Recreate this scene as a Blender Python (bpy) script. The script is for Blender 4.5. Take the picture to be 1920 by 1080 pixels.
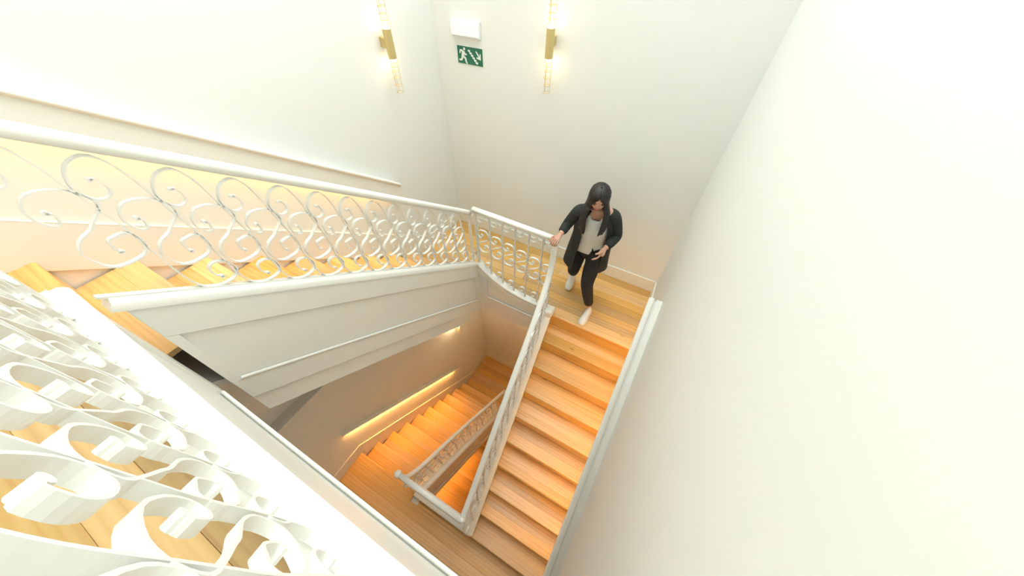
import bpy, bmesh, math, random
from mathutils import Vector, Matrix
random.seed(7)
SC = bpy.context.scene
for o in list(bpy.data.objects): bpy.data.objects.remove(o)
COL = SC.collection

# ---------------- camera, world, lights, exposure ----------------
cd = bpy.data.cameras.new('camera'); cam = bpy.data.objects.new('camera', cd); COL.objects.link(cam)
cd.sensor_width = 36.0; cd.sensor_fit = 'HORIZONTAL'; cd.lens = 11.484; cd.clip_start = 0.02
rx = Vector((0.8728087, 0.48796345, 0.00983053)); ry = Vector((-0.37499517, 0.65758105, 0.65342619)); rz = -Vector((-0.31238373, 0.57400246, -0.7569264))
M = Matrix((rx, ry, rz)).transposed().to_4x4(); M.translation = Vector((2.72653, -1.03495, 3.17974))
cam.matrix_world = M
SC.camera = cam
w = bpy.data.worlds.new('world'); SC.world = w; w.use_nodes = True
w.node_tree.nodes['Background'].inputs[0].default_value = (1, 0.98, 0.93, 1)
w.node_tree.nodes['Background'].inputs[1].default_value = 0.3
vs = SC.view_settings; vs.view_transform = 'Standard'; vs.look = 'None'; vs.gamma = 1.0; vs.use_curve_mapping = False
vs.exposure = 0.32

def area(name, loc, rot, sx, sy, power, col):
    l = bpy.data.lights.new(name, 'AREA'); l.shape = 'RECTANGLE'; l.size = sx; l.size_y = sy; l.energy = power; l.color = col
    o = bpy.data.objects.new(name, l); o.location = loc; o.rotation_euler = rot; COL.objects.link(o); return o
area('skylight', (1.5, 0.6, 7.5), (0, 0, 0), 2.8, 3.1, 116, (0.90, 0.98, 1.03))
area('window_daylight', (1.5, -3.3, 4.2), (math.radians(90), 0, 0), 2.4, 2.2, 8, (0.92, 0.99, 1.0))
area('high_back_fill', (1.5, 2.1, 5.3), (math.radians(-68), 0, 0), 2.6, 1.8, 80, (0.90, 0.98, 1.03))  # added fill out of view, no known window: brightens fascia, risers and side walls

# ---------------- materials ----------------
def mat(name):
    m = bpy.data.materials.new(name); m.use_nodes = True
    return m, m.node_tree, m.node_tree.nodes['Principled BSDF']
def noise_bump(nt, b, scale, strength, dist=0.002):
    tc = nt.nodes.new('ShaderNodeTexCoord'); n = nt.nodes.new('ShaderNodeTexNoise'); n.inputs['Scale'].default_value = scale
    nt.links.new(tc.outputs['Object'], n.inputs['Vector'])
    bp = nt.nodes.new('ShaderNodeBump'); bp.inputs['Strength'].default_value = strength; bp.inputs['Distance'].default_value = dist
    nt.links.new(n.outputs['Fac'], bp.inputs['Height']); nt.links.new(bp.outputs['Normal'], b.inputs['Normal'])
def paint(name, c, rough, bump=0.15, scale=60, var=0.03):
    m, nt, b = mat(name)
    tc = nt.nodes.new('ShaderNodeTexCoord'); n = nt.nodes.new('ShaderNodeTexNoise'); n.inputs['Scale'].default_value = 3
    nt.links.new(tc.outputs['Object'], n.inputs['Vector'])
    r = nt.nodes.new('ShaderNodeValToRGB')
    r.color_ramp.elements[0].color = (c[0]*(1-var), c[1]*(1-var), c[2]*(1-var), 1); r.color_ramp.elements[1].color = (*c, 1)
    nt.links.new(n.outputs['Fac'], r.inputs['Fac']); nt.links.new(r.outputs['Color'], b.inputs['Base Color'])
    b.inputs['Roughness'].default_value = rough
    noise_bump(nt, b, scale, bump, 0.001)
    return m
WALL = paint('wall_paint', (0.87, 0.88, 0.83), 0.6, 0.12, 90, 0.015)
TRIM = paint('white_trim_paint', (0.90, 0.885, 0.805), 0.32, 0.05, 30, 0.01)
IRON = paint('white_iron_paint', (0.88, 0.87, 0.81), 0.38, 0.05, 40, 0.02)
CEIL = paint('ceiling_paint', (0.9, 0.9, 0.87), 0.7)
def wood_mat():
    m, nt, b = mat('pine_boards'); N = nt.nodes; L = nt.links
    tc = N.new('ShaderNodeTexCoord'); oi = N.new('ShaderNodeObjectInfo')
    cmb = N.new('ShaderNodeCombineXYZ'); mul = N.new('ShaderNodeMath'); mul.operation = 'MULTIPLY'; mul.inputs[1].default_value = 37
    L.new(oi.outputs['Random'], mul.inputs[0]); L.new(mul.outputs[0], cmb.inputs[0]); L.new(mul.outputs[0], cmb.inputs[1])
    add = N.new('ShaderNodeVectorMath'); add.operation = 'ADD'; L.new(tc.outputs['Object'], add.inputs[0]); L.new(cmb.outputs[0], add.inputs[1])
    mp = N.new('ShaderNodeMapping'); mp.inputs['Scale'].default_value = (0.6, 18, 18); L.new(add.outputs[0], mp.inputs[0])
    n1 = N.new('ShaderNodeTexNoise'); n1.inputs['Scale'].default_value = 1.6; n1.inputs['Detail'].default_value = 7; n1.inputs['Roughness'].default_value = 0.62; n1.inputs['Distortion'].default_value = 0.9
    L.new(mp.outputs[0], n1.inputs['Vector'])
    mp2 = N.new('ShaderNodeMapping'); mp2.inputs['Scale'].default_value = (0.30, 4.2, 4.2); L.new(add.outputs[0], mp2.inputs[0])
    wv = N.new('ShaderNodeTexWave'); wv.bands_direction = 'Y'; wv.inputs['Scale'].default_value = 2.2; wv.inputs['Distortion'].default_value = 9; wv.inputs['Detail'].default_value = 3; wv.inputs['Detail Scale'].default_value = 1.2
    L.new(mp2.outputs[0], wv.inputs['Vector'])
    mx = N.new('ShaderNodeMix'); mx.data_type = 'FLOAT'; mx.inputs[0].default_value = 0.2
    L.new(n1.outputs['Fac'], mx.inputs[2]); L.new(wv.outputs['Fac'], mx.inputs[3])
    cr = N.new('ShaderNodeValToRGB'); e = cr.color_ramp.elements
    e[0].position = 0.12; e[0].color = (0.46, 0.21, 0.052, 1); e[1].position = 0.85; e[1].color = (0.76, 0.51, 0.205, 1)
    k = e.new(0.42); k.color = (0.66, 0.392, 0.13, 1)
    L.new(mx.outputs[0], cr.inputs['Fac'])
    # knots
    mp3 = N.new('ShaderNodeMapping'); mp3.inputs['Scale'].default_value = (1.6, 4.5, 4.5); L.new(add.outputs[0], mp3.inputs[0])
    vo = N.new('ShaderNodeTexVoronoi'); vo.inputs['Scale'].default_value = 0.9; L.new(mp3.outputs[0], vo.inputs['Vector'])
    kr = N.new('ShaderNodeValToRGB'); kr.color_ramp.elements[0].position = 0.02; kr.color_ramp.elements[0].color = (0.42, 0.30, 0.2, 1); kr.color_ramp.elements[1].position = 0.07; kr.color_ramp.elements[1].color = (1, 1, 1, 1)
    L.new(vo.outputs['Distance'], kr.inputs['Fac'])
    m3 = N.new('ShaderNodeMix'); m3.data_type = 'RGBA'; m3.blend_type = 'MULTIPLY'; m3.inputs[0].default_value = 0.9
    L.new(cr.outputs['Color'], m3.inputs[6]); L.new(kr.outputs['Color'], m3.inputs[7])
    hs = N.new('ShaderNodeHueSaturation'); mr = N.new('ShaderNodeMapRange'); mr.inputs[3].default_value = 0.82; mr.inputs[4].default_value = 1.14
    L.new(oi.outputs['Random'], mr.inputs[0]); L.new(mr.outputs[0], hs.inputs['Value'])
    fr = N.new('ShaderNodeMath'); fr.operation = 'FRACT'; ml2 = N.new('ShaderNodeMath'); ml2.operation = 'MULTIPLY'; ml2.inputs[1].default_value = 7.31
    L.new(oi.outputs['Random'], ml2.inputs[0]); L.new(ml2.outputs[0], fr.inputs[0])
    mr2 = N.new('ShaderNodeMapRange'); mr2.inputs[3].default_value = 0.86; mr2.inputs[4].default_value = 1.08
    L.new(fr.outputs[0], mr2.inputs[0]); L.new(mr2.outputs[0], hs.inputs['Saturation'])
    L.new(m3.outputs[2], hs.inputs['Color']); L.new(hs.outputs['Color'], b.inputs['Base Color'])
    b.inputs['Roughness'].default_value = 0.38
    bp = N.new('ShaderNodeBump'); bp.inputs['Strength'].default_value = 0.12; bp.inputs['Distance'].default_value = 0.001
    L.new(n1.outputs['Fac'], bp.inputs['Height']); L.new(bp.outputs['Normal'], b.inputs['Normal'])
    return m
WOOD = wood_mat()
def plain(name, c, rough=0.5, metal=0.0, bump=0.1, scale=80):
    m, nt, b = mat(name); b.inputs['Base Color'].default_value = (*c, 1); b.inputs['Roughness'].default_value = rough; b.inputs['Metallic'].default_value = metal
    noise_bump(nt, b, scale, bump, 0.0006); return m
def glow(name, c, s):
    m, nt, b = mat(name); b.inputs['Base Color'].default_value = (0.9, 0.9, 0.9, 1)
    b.inputs['Emission Color'].default_value = (*c, 1); b.inputs['Emission Strength'].default_value = s; return m
BRASS = plain('brushed_brass', (0.66, 0.53, 0.24), 0.42, 0.6)
WIRE = plain('gold_wire', (0.72, 0.52, 0.16), 0.35, 0.6)
GREEN = plain('green_sign_plate', (0.018, 0.16, 0.085), 0.5)
WHITE = plain('sign_white', (0.86, 0.88, 0.82), 0.5)
PLASTIC = plain('white_plastic', (0.85, 0.87, 0.88), 0.35)
LEDS = [glow('warm_led_strip', c, q) for c, q in (((1.0, 0.44, 0.11), 100), ((1.0, 0.55, 0.2), 55), ((1.0, 0.50, 0.16), 30))]
LED0 = glow('warm_led_strip', (1.0, 0.52, 0.17), 1)
BULB = glow('warm_bulb_glow', (1.0, 0.80, 0.52), 9)
DIFF = glow('emergency_diffuser', (0.95, 0.98, 1.0), 0.12)
BLACK = plain('black_knit', (0.022, 0.024, 0.020), 0.85, 0, 0.5, 200)
TROUSER = plain('black_cotton', (0.012, 0.012, 0.013), 0.8, 0, 0.3, 150)
BLOUSE = plain('cream_blouse', (0.74, 0.74, 0.68), 0.7, 0, 0.9, 14)
SKIN = plain('skin', (0.62, 0.33, 0.22), 0.5)
HAIR = plain('dark_hair', (0.012, 0.008, 0.006), 0.5, 0, 0.8, 120)
SHOE = plain('white_canvas', (0.80, 0.79, 0.76), 0.6)
SOLE = plain('rubber_sole', (0.75, 0.66, 0.58), 0.7)
LIP = plain('lips', (0.45, 0.12, 0.10), 0.5)
EYE = plain('eye_dark', (0.03, 0.02, 0.015), 0.2)

# ---------------- helpers ----------------
class MB:
    def __init__(s): s.v = []; s.f = []
    def add(s, vs, fs):
        n = len(s.v); s.v += [tuple(p) for p in vs]; s.f += [tuple(i+n for i in f) for f in fs]; return s
    def box(s, x0, x1, y0, y1, z0, z1):
        return s.add([(x0,y0,z0),(x1,y0,z0),(x1,y1,z0),(x0,y1,z0),(x0,y0,z1),(x1,y0,z1),(x1,y1,z1),(x0,y1,z1)],
              [(0,3,2,1),(4,5,6,7),(0,1,5,4),(1,2,6,5),(2,3,7,6),(3,0,4,7)])
    def hexa(s, b, t):
        return s.add(list(b)+list(t), [(0,3,2,1),(4,5,6,7),(0,1,5,4),(1,2,6,5),(2,3,7,6),(3,0,4,7)])
    def rings(s, R, closed=True, cap=True):
        n = len(R[0]); vs = [p for r in R for p in r]; fs = []
        for i in range(len(R)-1):
            for j in range(n if closed else n-1):
                a = i*n+j; b = i*n+(j+1) % n; fs.append((a, b, b+n, a+n))
        if cap and closed:
            fs.append(tuple(range(n-1, -1, -1))); fs.append(tuple((len(R)-1)*n+j for j in range(n)))
        return s.add(vs, fs)
    def sweep(s, path, sec, side=None, closed_path=False):
        P = [Vector(p) for p in path]; R = []; last = None; n = len(P)
        for i, p in enumerate(P):
            if closed_path: t = (P[(i+1) % n]-P[i-1]).normalized()
            else: t = (P[min(i+1, n-1)]-P[max(i-1, 0)]).normalized()
            if side is not None: sd = Vector(side); sd = (sd - t*sd.dot(t)).normalized()
            else:
                sd = t.cross(Vector((0, 0, 1)))
                if sd.length < 1e-3: sd = last if last else Vector((1, 0, 0))
                sd.normalize()
            last = sd; up = sd.cross(t)
            R.append([tuple(p+sd*a+up*b) for a, b in sec])
        if closed_path: R.append(R[0]); return s.rings(R, True, False)
        return s.rings(R)
    def tube(s, path, r, n=8, closed_path=False, side=None):
        return s.sweep(path, [(r*math.cos(2*math.pi*i/n), r*math.sin(2*math.pi*i/n)) for i in range(n)], side, closed_path)
    def cyl(s, a, b, r, n=20, r2=None):
        a = Vector(a); b = Vector(b); t = (b-a).normalized(); u = t.orthogonal().normalized(); v = t.cross(u); r2 = r if r2 is None else r2
        R = [[tuple(c+u*q*math.cos(2*math.pi*i/n)+v*q*math.sin(2*math.pi*i/n)) for i in range(n)] for c, q in ((a, r), (b, r2))]
        return s.rings(R)
    def ball(s, c, rx_, ry_, rz_, n=16, m=10, ax=None):
        c = Vector(c); ax = ax or (Vector((1,0,0)), Vector((0,1,0)), Vector((0,0,1))); R = []
        for i in range(1, m):
            th = math.pi*i/m
            R.append([tuple(c+ax[0]*rx_*math.sin(th)*math.cos(2*math.pi*j/n)+ax[1]*ry_*math.sin(th)*math.sin(2*math.pi*j/n)-ax[2]*rz_*math.cos(th)) for j in range(n)])
        return s.rings(R)
    def band(s, path, zt, zb, nrm, d0, d1):
        """solid strip hung from a top line: zt / zb are heights relative to it (or functions), d0..d1 offsets along nrm"""
        R = []; N = Vector(nrm)
        for p in path:
            p = Vector(p); a = p+N*d0; b = p+N*d1
            T = zt(p) if callable(zt) else p.z+zt; B = zb(p) if callable(zb) else p.z+zb
            R.append([(a.x,a.y,B),(b.x,b.y,B),(b.x,b.y,T),(a.x,a.y,T)])
        return s.rings(R)
    def mesh(s, name):
        me = bpy.data.meshes.new(name); me.from_pydata(s.v, [], s.f)
        bm = bmesh.new(); bm.from_mesh(me); bmesh.ops.recalc_face_normals(bm, faces=bm.faces); bm.to_mesh(me); bm.free()
        return me
    def obj(s, name, m, parent=None, bevel=0, smooth=False, loc=None, seg=2):
        me = s.mesh(name); me.materials.append(m)
        o = bpy.data.objects.new(name, me); COL.objects.link(o)
        if loc is not None: o.location = loc
        if parent is not None:
            o.parent = parent
            if loc is None: o.location = -parent.location if isinstance(parent, bpy.types.Object) and parent.parent is None else (0, 0, 0)
        if bevel:
            b = o.modifiers.new('bevel', 'BEVEL'); b.width = bevel; b.segments = seg; b.limit_method = 'ANGLE'; b.angle_limit = math.radians(40)
        if smooth:
            for p in me.polygons: p.use_smooth = True
            if smooth != 'all':
                me.set_sharp_from_angle(angle=math.radians(50))
        return o
# every thing's Empty sits at its base; part meshes are written in world coordinates and shifted back by the Empty's location
def thing(name, label, cat, loc=(0, 0, 0), group=None):
    o = bpy.data.objects.new(name, None); COL.objects.link(o); o.location = loc; o['label'] = label; o['category'] = cat
    o.empty_display_size = 0.1
    if group: o['group'] = group
    return o
def tag(o, label, cat, group=None):
    o['label'] = label; o['category'] = cat
    if group: o['group'] = group
    return o
def struct(mb, name, m, **k):
    o = mb.obj(name, m, **k)
    if o.parent is None: o['kind'] = 'structure'
    return o
def at(parent, o):   # a shared-mesh copy helper
    return o
def catmull(P, sub=4):
    P = [Vector(p) for p in P]; out = []
    for i in range(len(P)-1):
        p0 = P[max(i-1, 0)]; p1 = P[i]; p2 = P[i+1]; p3 = P[min(i+2, len(P)-1)]
        for k in range(sub):
            t = k/sub
            out.append(0.5*((2*p1)+(p2-p0)*t+(2*p0-5*p1+4*p2-p3)*t*t+(3*p1-p0-3*p2+p3)*t**3))
    out.append(P[-1]); return out

# ---------------- dimensions (metres; landing where the woman walks is z = 0) ----------------
R_ = 0.22
YB = 2.2176; YB2 = 2.3787; XL2 = 0.1232
SK = 0.0546                                    # the right wall is a few degrees out of square
def xw(y): return 3.004+SK*(2.2176-y)          # right wall
def xr(y): return 1.9475+0.0644*(1.268-y)      # centre line of the right flight's railing
Y0 = 1.2446; G = 0.24846
Y1 = -0.9436; GL = 0.25868
YU = 1.392; GU = 0.2857
YF = -1.148                                     # balcony fascia
XS = 0.985                                     # face of the upper left string
YN = -1.98; YE = -3.6; ZC = 7.6; ZB = -9.0

# ---------------- walls ----------------
struct(MB().box(-0.15, 0, YE, YB+0.15, -0.36, ZC), 'wall_left', WALL)
struct(MB().box(-0.15, XL2, YN-0.15, YB2+0.15, ZB, -0.36), 'wall_left', WALL)
struct(MB().box(0, 3.3, YB, YB+0.3, -0.25, ZC), 'wall_back', WALL)
struct(MB().box(XL2, 3.3, YB2, YB2+0.15, ZB, -0.25), 'wall_back', WALL)
struct(MB().hexa([(xw(YE), YE, ZB), (xw(YE)+0.2, YE, ZB), (xw(YB2+.15)+0.2, YB2+.15, ZB), (xw(YB2+.15), YB2+.15, ZB)],
                 [(xw(YE), YE, ZC), (xw(YE)+0.2, YE, ZC), (xw(YB2+.15)+0.2, YB2+.15, ZC), (xw(YB2+.15), YB2+.15, ZC)]), 'wall_right', WALL)
struct(MB().box(-0.15, 3.6, YE-0.15, YE, 1.8, ZC), 'wall_near', WALL)
struct(MB().box(XL2, 3.4, YN-0.15, YN, ZB, 1.9), 'wall_near', WALL)
struct(MB().box(-0.15, 3.6, YE-0.15, YB+0.3, ZC, ZC+0.15), 'ceiling', CEIL)
struct(MB().box(-0.15, 3.5, YN-0.15, YB2+0.15, ZB-0.1, ZB+0.2), 'floor', WOOD)

# ---------------- wooden boards ----------------
GAP = 0.0008
_bm = {}
def board(parent, x0, x1, y0, y1, z, th=0.03, name='board', x0b=None, x1b=None):
    """one floorboard, its own mesh in local coordinates around its centre; x0b/x1b are the ends at y1 for skewed walls"""
    cx, cy = (x0+x1)/2, (y0+y1)/2; x0b = x0 if x0b is None else x0b; x1b = x1 if x1b is None else x1b
    y0 += GAP/2; y1 -= GAP/2
    key = tuple(round(q, 3) for q in (x1-x0, y1-y0, th, x0b-x0, x1b-x1))
    if key not in _bm:
        mb = MB().hexa([(x0-cx, y0-cy, -th), (x1-cx, y0-cy, -th), (x1b-cx, y1-cy, -th), (x0b-cx, y1-cy, -th)], [(x0-cx, y0-cy, 0), (x1-cx, y0-cy, 0), (x1b-cx, y1-cy, 0), (x0b-cx, y1-cy, 0)])
        me = mb.mesh(name); me.materials.append(WOOD)
        bm = bmesh.new(); bm.from_mesh(me); bmesh.ops.bevel(bm, geom=[e for e in bm.edges if all(v.co.z > -th/2 for v in e.verts)], offset=0.0008, segments=1, affect='EDGES'); bm.to_mesh(me); bm.free()
        _bm[key] = me
    o = bpy.data.objects.new(name, _bm[key]); COL.objects.link(o)
    pw = Vector((0, 0, 0)); q = parent
    while q is not None: pw += Vector(q.location); q = q.parent
    o.parent = parent; o.location = Vector((cx, cy, z))-pw+Vector((0, 0, random.uniform(-.0004, .0004)))
    return o
def boards(parent, x0, x1, ya, yb, z, bw, th=0.03, name='board', fx0=None, fx1=None, joints=0):
    n = max(1, round((yb-ya)/bw)); e = [ya+(yb-ya)*i/n for i in range(n+1)]
    for i in range(1, n): e[i] += random.uniform(-.012, .012)*min(1, bw/.1)
    for i in range(n):
        a0 = fx0(e[i]) if fx0 else x0; a1 = fx1(e[i]) if fx1 else x1; b0 = fx0(e[i+1]) if fx0 else x0; b1 = fx1(e[i+1]) if fx1 else x1
        if joints and random.random() < joints:
            c = random.uniform(a0+.35*(a1-a0), a0+.65*(a1-a0))
            board(parent, a0, c-.0008, e[i], e[i+1], z, th, name, b0, c-.0008); board(parent, c+.0008, a1, e[i], e[i+1], z, th, name, c+.0008, b1)
        else: board(parent, a0, a1, e[i], e[i+1], z, th, name, b0, b1)
def tread(parent, k, ya, yb, z, front, fx0, fx1, split=None):
    """ya<yb in y; front = -1: nosing at ya, +1: nosing at yb. The nosing board is the tread, boards behind it are its sub-parts"""
    w_ = yb-ya; split = split or random.choice((0.42, 0.5, 0.36))
    th = 0.036
    if front < 0: n0, n1, r0, r1 = ya, ya+w_*split, ya+w_*split, yb
    else: n0, n1, r0, r1 = yb-w_*split, yb, ya, yb-w_*split
    cx = (fx0(n0)+fx1(n0))/2; cy = (n0+n1)/2
    y0, y1 = n0+GAP/2, n1-GAP/2
    # rounded nosing profile swept along x
    yo = y0 if front < 0 else y1; yi = y1 if front < 0 else y0; s = 1 if front < 0 else -1; rr = 0.014
    prof = [(yi, -th), (yo+s*rr, -th)]+[(yo+s*rr-s*rr*math.sin(a), -th/2-(th/2)*math.cos(a)) for a in [math.pi*i/8 for i in range(1, 8)]]+[(yo+s*rr, 0), (yi, 0)]
    me = MB().rings([[(f(y)-cx, y-cy, zz) for y, zz in prof] for f in (fx0, fx1)])
    t = me.obj('tread', WOOD, parent, loc=(0, 0, 0)); t.location = Vector((cx, cy, z))-Vector(parent.location)
    mid = [r0, r1] if random.random() < .55 else [r0, (r0+r1)/2+random.uniform(-.01, .01), r1]
    for a, b in zip(mid, mid[1:]): board(t, fx0(a), fx1(a), a, b, z, .03, 'board', fx0(b), fx1(b))
    return t
def riser(parent, y, z0, z1, fx0, fx1, d=0.018):
    cx = (fx0(y)+fx1(y))/2
    o = MB().hexa([(fx0(y)-cx, 0, 0), (fx1(y)-cx, 0, 0), (fx1(y+d)-cx, d, 0), (fx0(y+d)-cx, d, 0)], [(fx0(y)-cx, 0, z1-z0), (fx1(y)-cx, 0, z1-z0), (fx1(y+d)-cx, d, z1-z0), (fx0(y+d)-cx, d, z1-z0)]).obj('riser', WOOD, parent, loc=(0, 0, 0))
    o.location = Vector((cx, y, z0))-Vector(parent.location); return o
NOSE = 0.022

def right_flight(zt, label):
    f0 = lambda y: xr(y)+0.05; f1 = lambda y: xw(y)-0.012
    T = thing('stair_flight', label, 'staircase', (2.5, Y0-9*G, zt-10*R_))
    for k in range(1, 10): tread(T, k, Y0-k*G, Y0-(k-1)*G+NOSE, zt-k*R_, -1, f0, f1)
    for k in range(0, 10): riser(T, Y0-k*G+NOSE, zt-(k+1)*R_+.0005, zt-k*R_-.037, f0, f1)
    # sloping plaster soffit
    a = [(2.0, 1.26, zt-.45), (2.0, -1.0, zt-2.45)]
    MB().hexa([(xr(1.25)+.05, 1.25, zt-.52), (xw(1.25)-.012, 1.25, zt-.52), (xw(-.95)-.012, -.95, zt-2.42), (xr(-.95)+.05, -.95, zt-2.42)][::1],
              [(xr(1.25)+.05, 1.25, zt-.47), (xw(1.25)-.012, 1.25, zt-.47), (xw(-.95)-.012, -.95, zt-2.37), (xr(-.95)+.05, -.95, zt-2.37)]).obj('soffit', WALL, T)
    return T
def left_flight(zt, label):
    f0 = lambda y: XL2+0.012; f1 = lambda y: 1.18
    T = thing('stair_flight', label, 'staircase', (0.65, Y1+9*GL, zt-10*R_))
    for k in range(1, 10): tread(T, k, Y1+(k-1)*GL-NOSE, Y1+k*GL, zt-k*R_, 1, f0, f1)
    for k in range(0, 10): riser(T, Y1+k*GL-NOSE-.018, zt-(k+1)*R_+.0005, zt-k*R_-.037, f0, f1)
    MB().hexa([(f0(0), 1.35, zt-2.62), (1.18, 1.35, zt-2.62), (1.18, -.92, zt-.62), (f0(0), -.92, zt-.62)],
              [(f0(0), 1.35, zt-2.57), (1.18, 1.35, zt-2.57), (1.18, -.92, zt-.57), (f0(0), -.92, zt-.57)]).obj('soffit', WALL, T)
    return T
def front_edge(T, y, z, front, fx0, fx1, w_=0.12):
    th = 0.036; y0, y1 = (y, y+w_) if front < 0 else (y-w_, y)
    s = 1 if front < 0 else -1; yo = y0 if front < 0 else y1; yi = y1 if front < 0 else y0; rr = .014; cx = (fx0(y)+fx1(y))/2
    prof = [(yi, -th), (yo+s*rr, -th)]+[(yo+s*rr-s*rr*math.sin(a), -th/2-(th/2)*math.cos(a)) for a in [math.pi*i/8 for i in range(1, 8)]]+[(yo+s*rr, 0), (yi, 0)]
    o = MB().rings([[(f(q)-cx, q-y, zz) for q, zz in prof] for f in (fx0, fx1)]).obj('nosing_board', WOOD, T, loc=(0, 0, 0))
    o.location = Vector((cx, y, z))-Vector(T.location); return o

# landing the woman walks on (z = 0)
L1 = thing('stair_landing', 'pale pine floorboard landing the woman is stepping across', 'landing', (1.5, 1.7, -0.04))
front_edge(L1, Y0, 0, -1, lambda y: xr(y)+.05, lambda y: xw(y)-.012, 0.13)
boards(L1, 0.012, 0, Y0+0.13, YB-0.012, 0, 0.107, name='floorboard', fx0=lambda y: 0.012, fx1=lambda y: xw(y)-.012, joints=.25)
front_edge(L1, YU-GU+NOSE+.01, 0, -1, lambda y: .012, lambda y: .90, .02)
boards(L1, .012, .90, YU-GU+NOSE+.03, Y0+.13, 0, .107, name='floorboard')
MB().box(.012, 2.99, Y0+.14, YB-.012, -.24, -.032).obj('plaster_soffit', WALL, L1)
# near landing one flight down
L2 = thing('stair_landing', 'long dark-toned board landing between the two flights, below the balcony', 'landing', (1.5, -1.4, -2.24))
def near_landing(T, z):
    front_edge(T, Y1, z, 1, lambda y: XL2+.012, lambda y: 1.18, .12)
    ya = Y1-.12
    boards(T, 0, 0, YN+.012, ya, z, 0.15, name='floorboard', fx0=lambda y: XL2+.012, fx1=lambda y: xw(y)-.012, joints=.15)
    board(T, 1.30, xw(-1)-.012, ya, Y1-.03, z, .03, 'floorboard')
    MB().box(XL2+.012, xw(0)-.05, YN+.012, Y1-.03, z-.24, z-.032).obj('plaster_soffit', WALL, T)
near_landing(L2, -2.2)
L3 = thing('stair_landing', 'shadowed brown board landing at the foot of the lower left flight', 'landing', (1.5, 1.8, -4.44))
def far_landing(T, z, ya):
    boards(T, 0, 0, ya, YB2-.012, z, 0.13, name='floorboard', fx0=lambda y: XL2+.012, fx1=lambda y: xw(y)-.012, joints=.2)
    MB().box(XL2+.012, 2.99, ya+.02, YB2-.012, z-.24, z-.032).obj('plaster_soffit', WALL, T)
far_landing(L3, -4.4, Y1+9*GL-NOSE)
RF = right_flight(0, 'wide pine stair flight between the white railing and the right wall')
LF = left_flight(-2.2, 'pine stair flight lit orange by the handrail lamp on the lower left wall')
right_flight(-4.4, 'lowest right-hand stair flight hidden beneath the wide one')
L4 = thing('stair_landing', 'deepest near landing at the bottom of the well', 'landing', (1.5, -1.4, -6.64)); near_landing(L4, -6.6)
left_flight(-6.6, 'deepest pine stair flight glowing orange through the narrow well gap')
# upper-left flight up to the balcony floor
UF = thing('stair_flight', 'pine stair flight behind the upper left scroll railing, climbing to the left', 'staircase', (.45, 1.1, 0))
fx0 = lambda y: .012; fx1 = lambda y: .90
for k in range(1, 10): tread(UF, k, YU-(k+1)*GU-NOSE, YU-k*GU, k*R_, 1, fx0, fx1)
for k in range(1, 11): riser(UF, YU-k*GU-NOSE-.018+.018, (k-1)*R_+.0005, k*R_-.037, fx0, fx1)
MB().hexa([(.012, 1.05, -.30), (.90, 1.05, -.30), (.90, -1.5, 1.66), (.012, -1.5, 1.66)], [(.012, 1.05, -.25), (.90, 1.05, -.25), (.90, -1.5, 1.71), (.012, -1.5, 1.71)]).obj('soffit', WALL, UF)
# balcony floor
BF = thing('balcony_floor', 'strip of pale pine floor in the bottom left corner behind the foreground railing', 'floor', (1.8, -2.3, 2.0))
boards(BF, 0, 0, YE+.012, YU-10*GU, 2.2, .12, name='floorboard', fx0=lambda y: .012, fx1=lambda y: xw(y)-.012)
boards(BF, 0, 0, YU-10*GU, YF-.075, 2.2, .12, name='floorboard', fx0=lambda y: .99, fx1=lambda y: xw(y)-.012)
MB().box(.99, 3.14, YE+.012, YF-.085, 1.93, 2.168).obj('plaster_soffit', WALL, BF)

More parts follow.
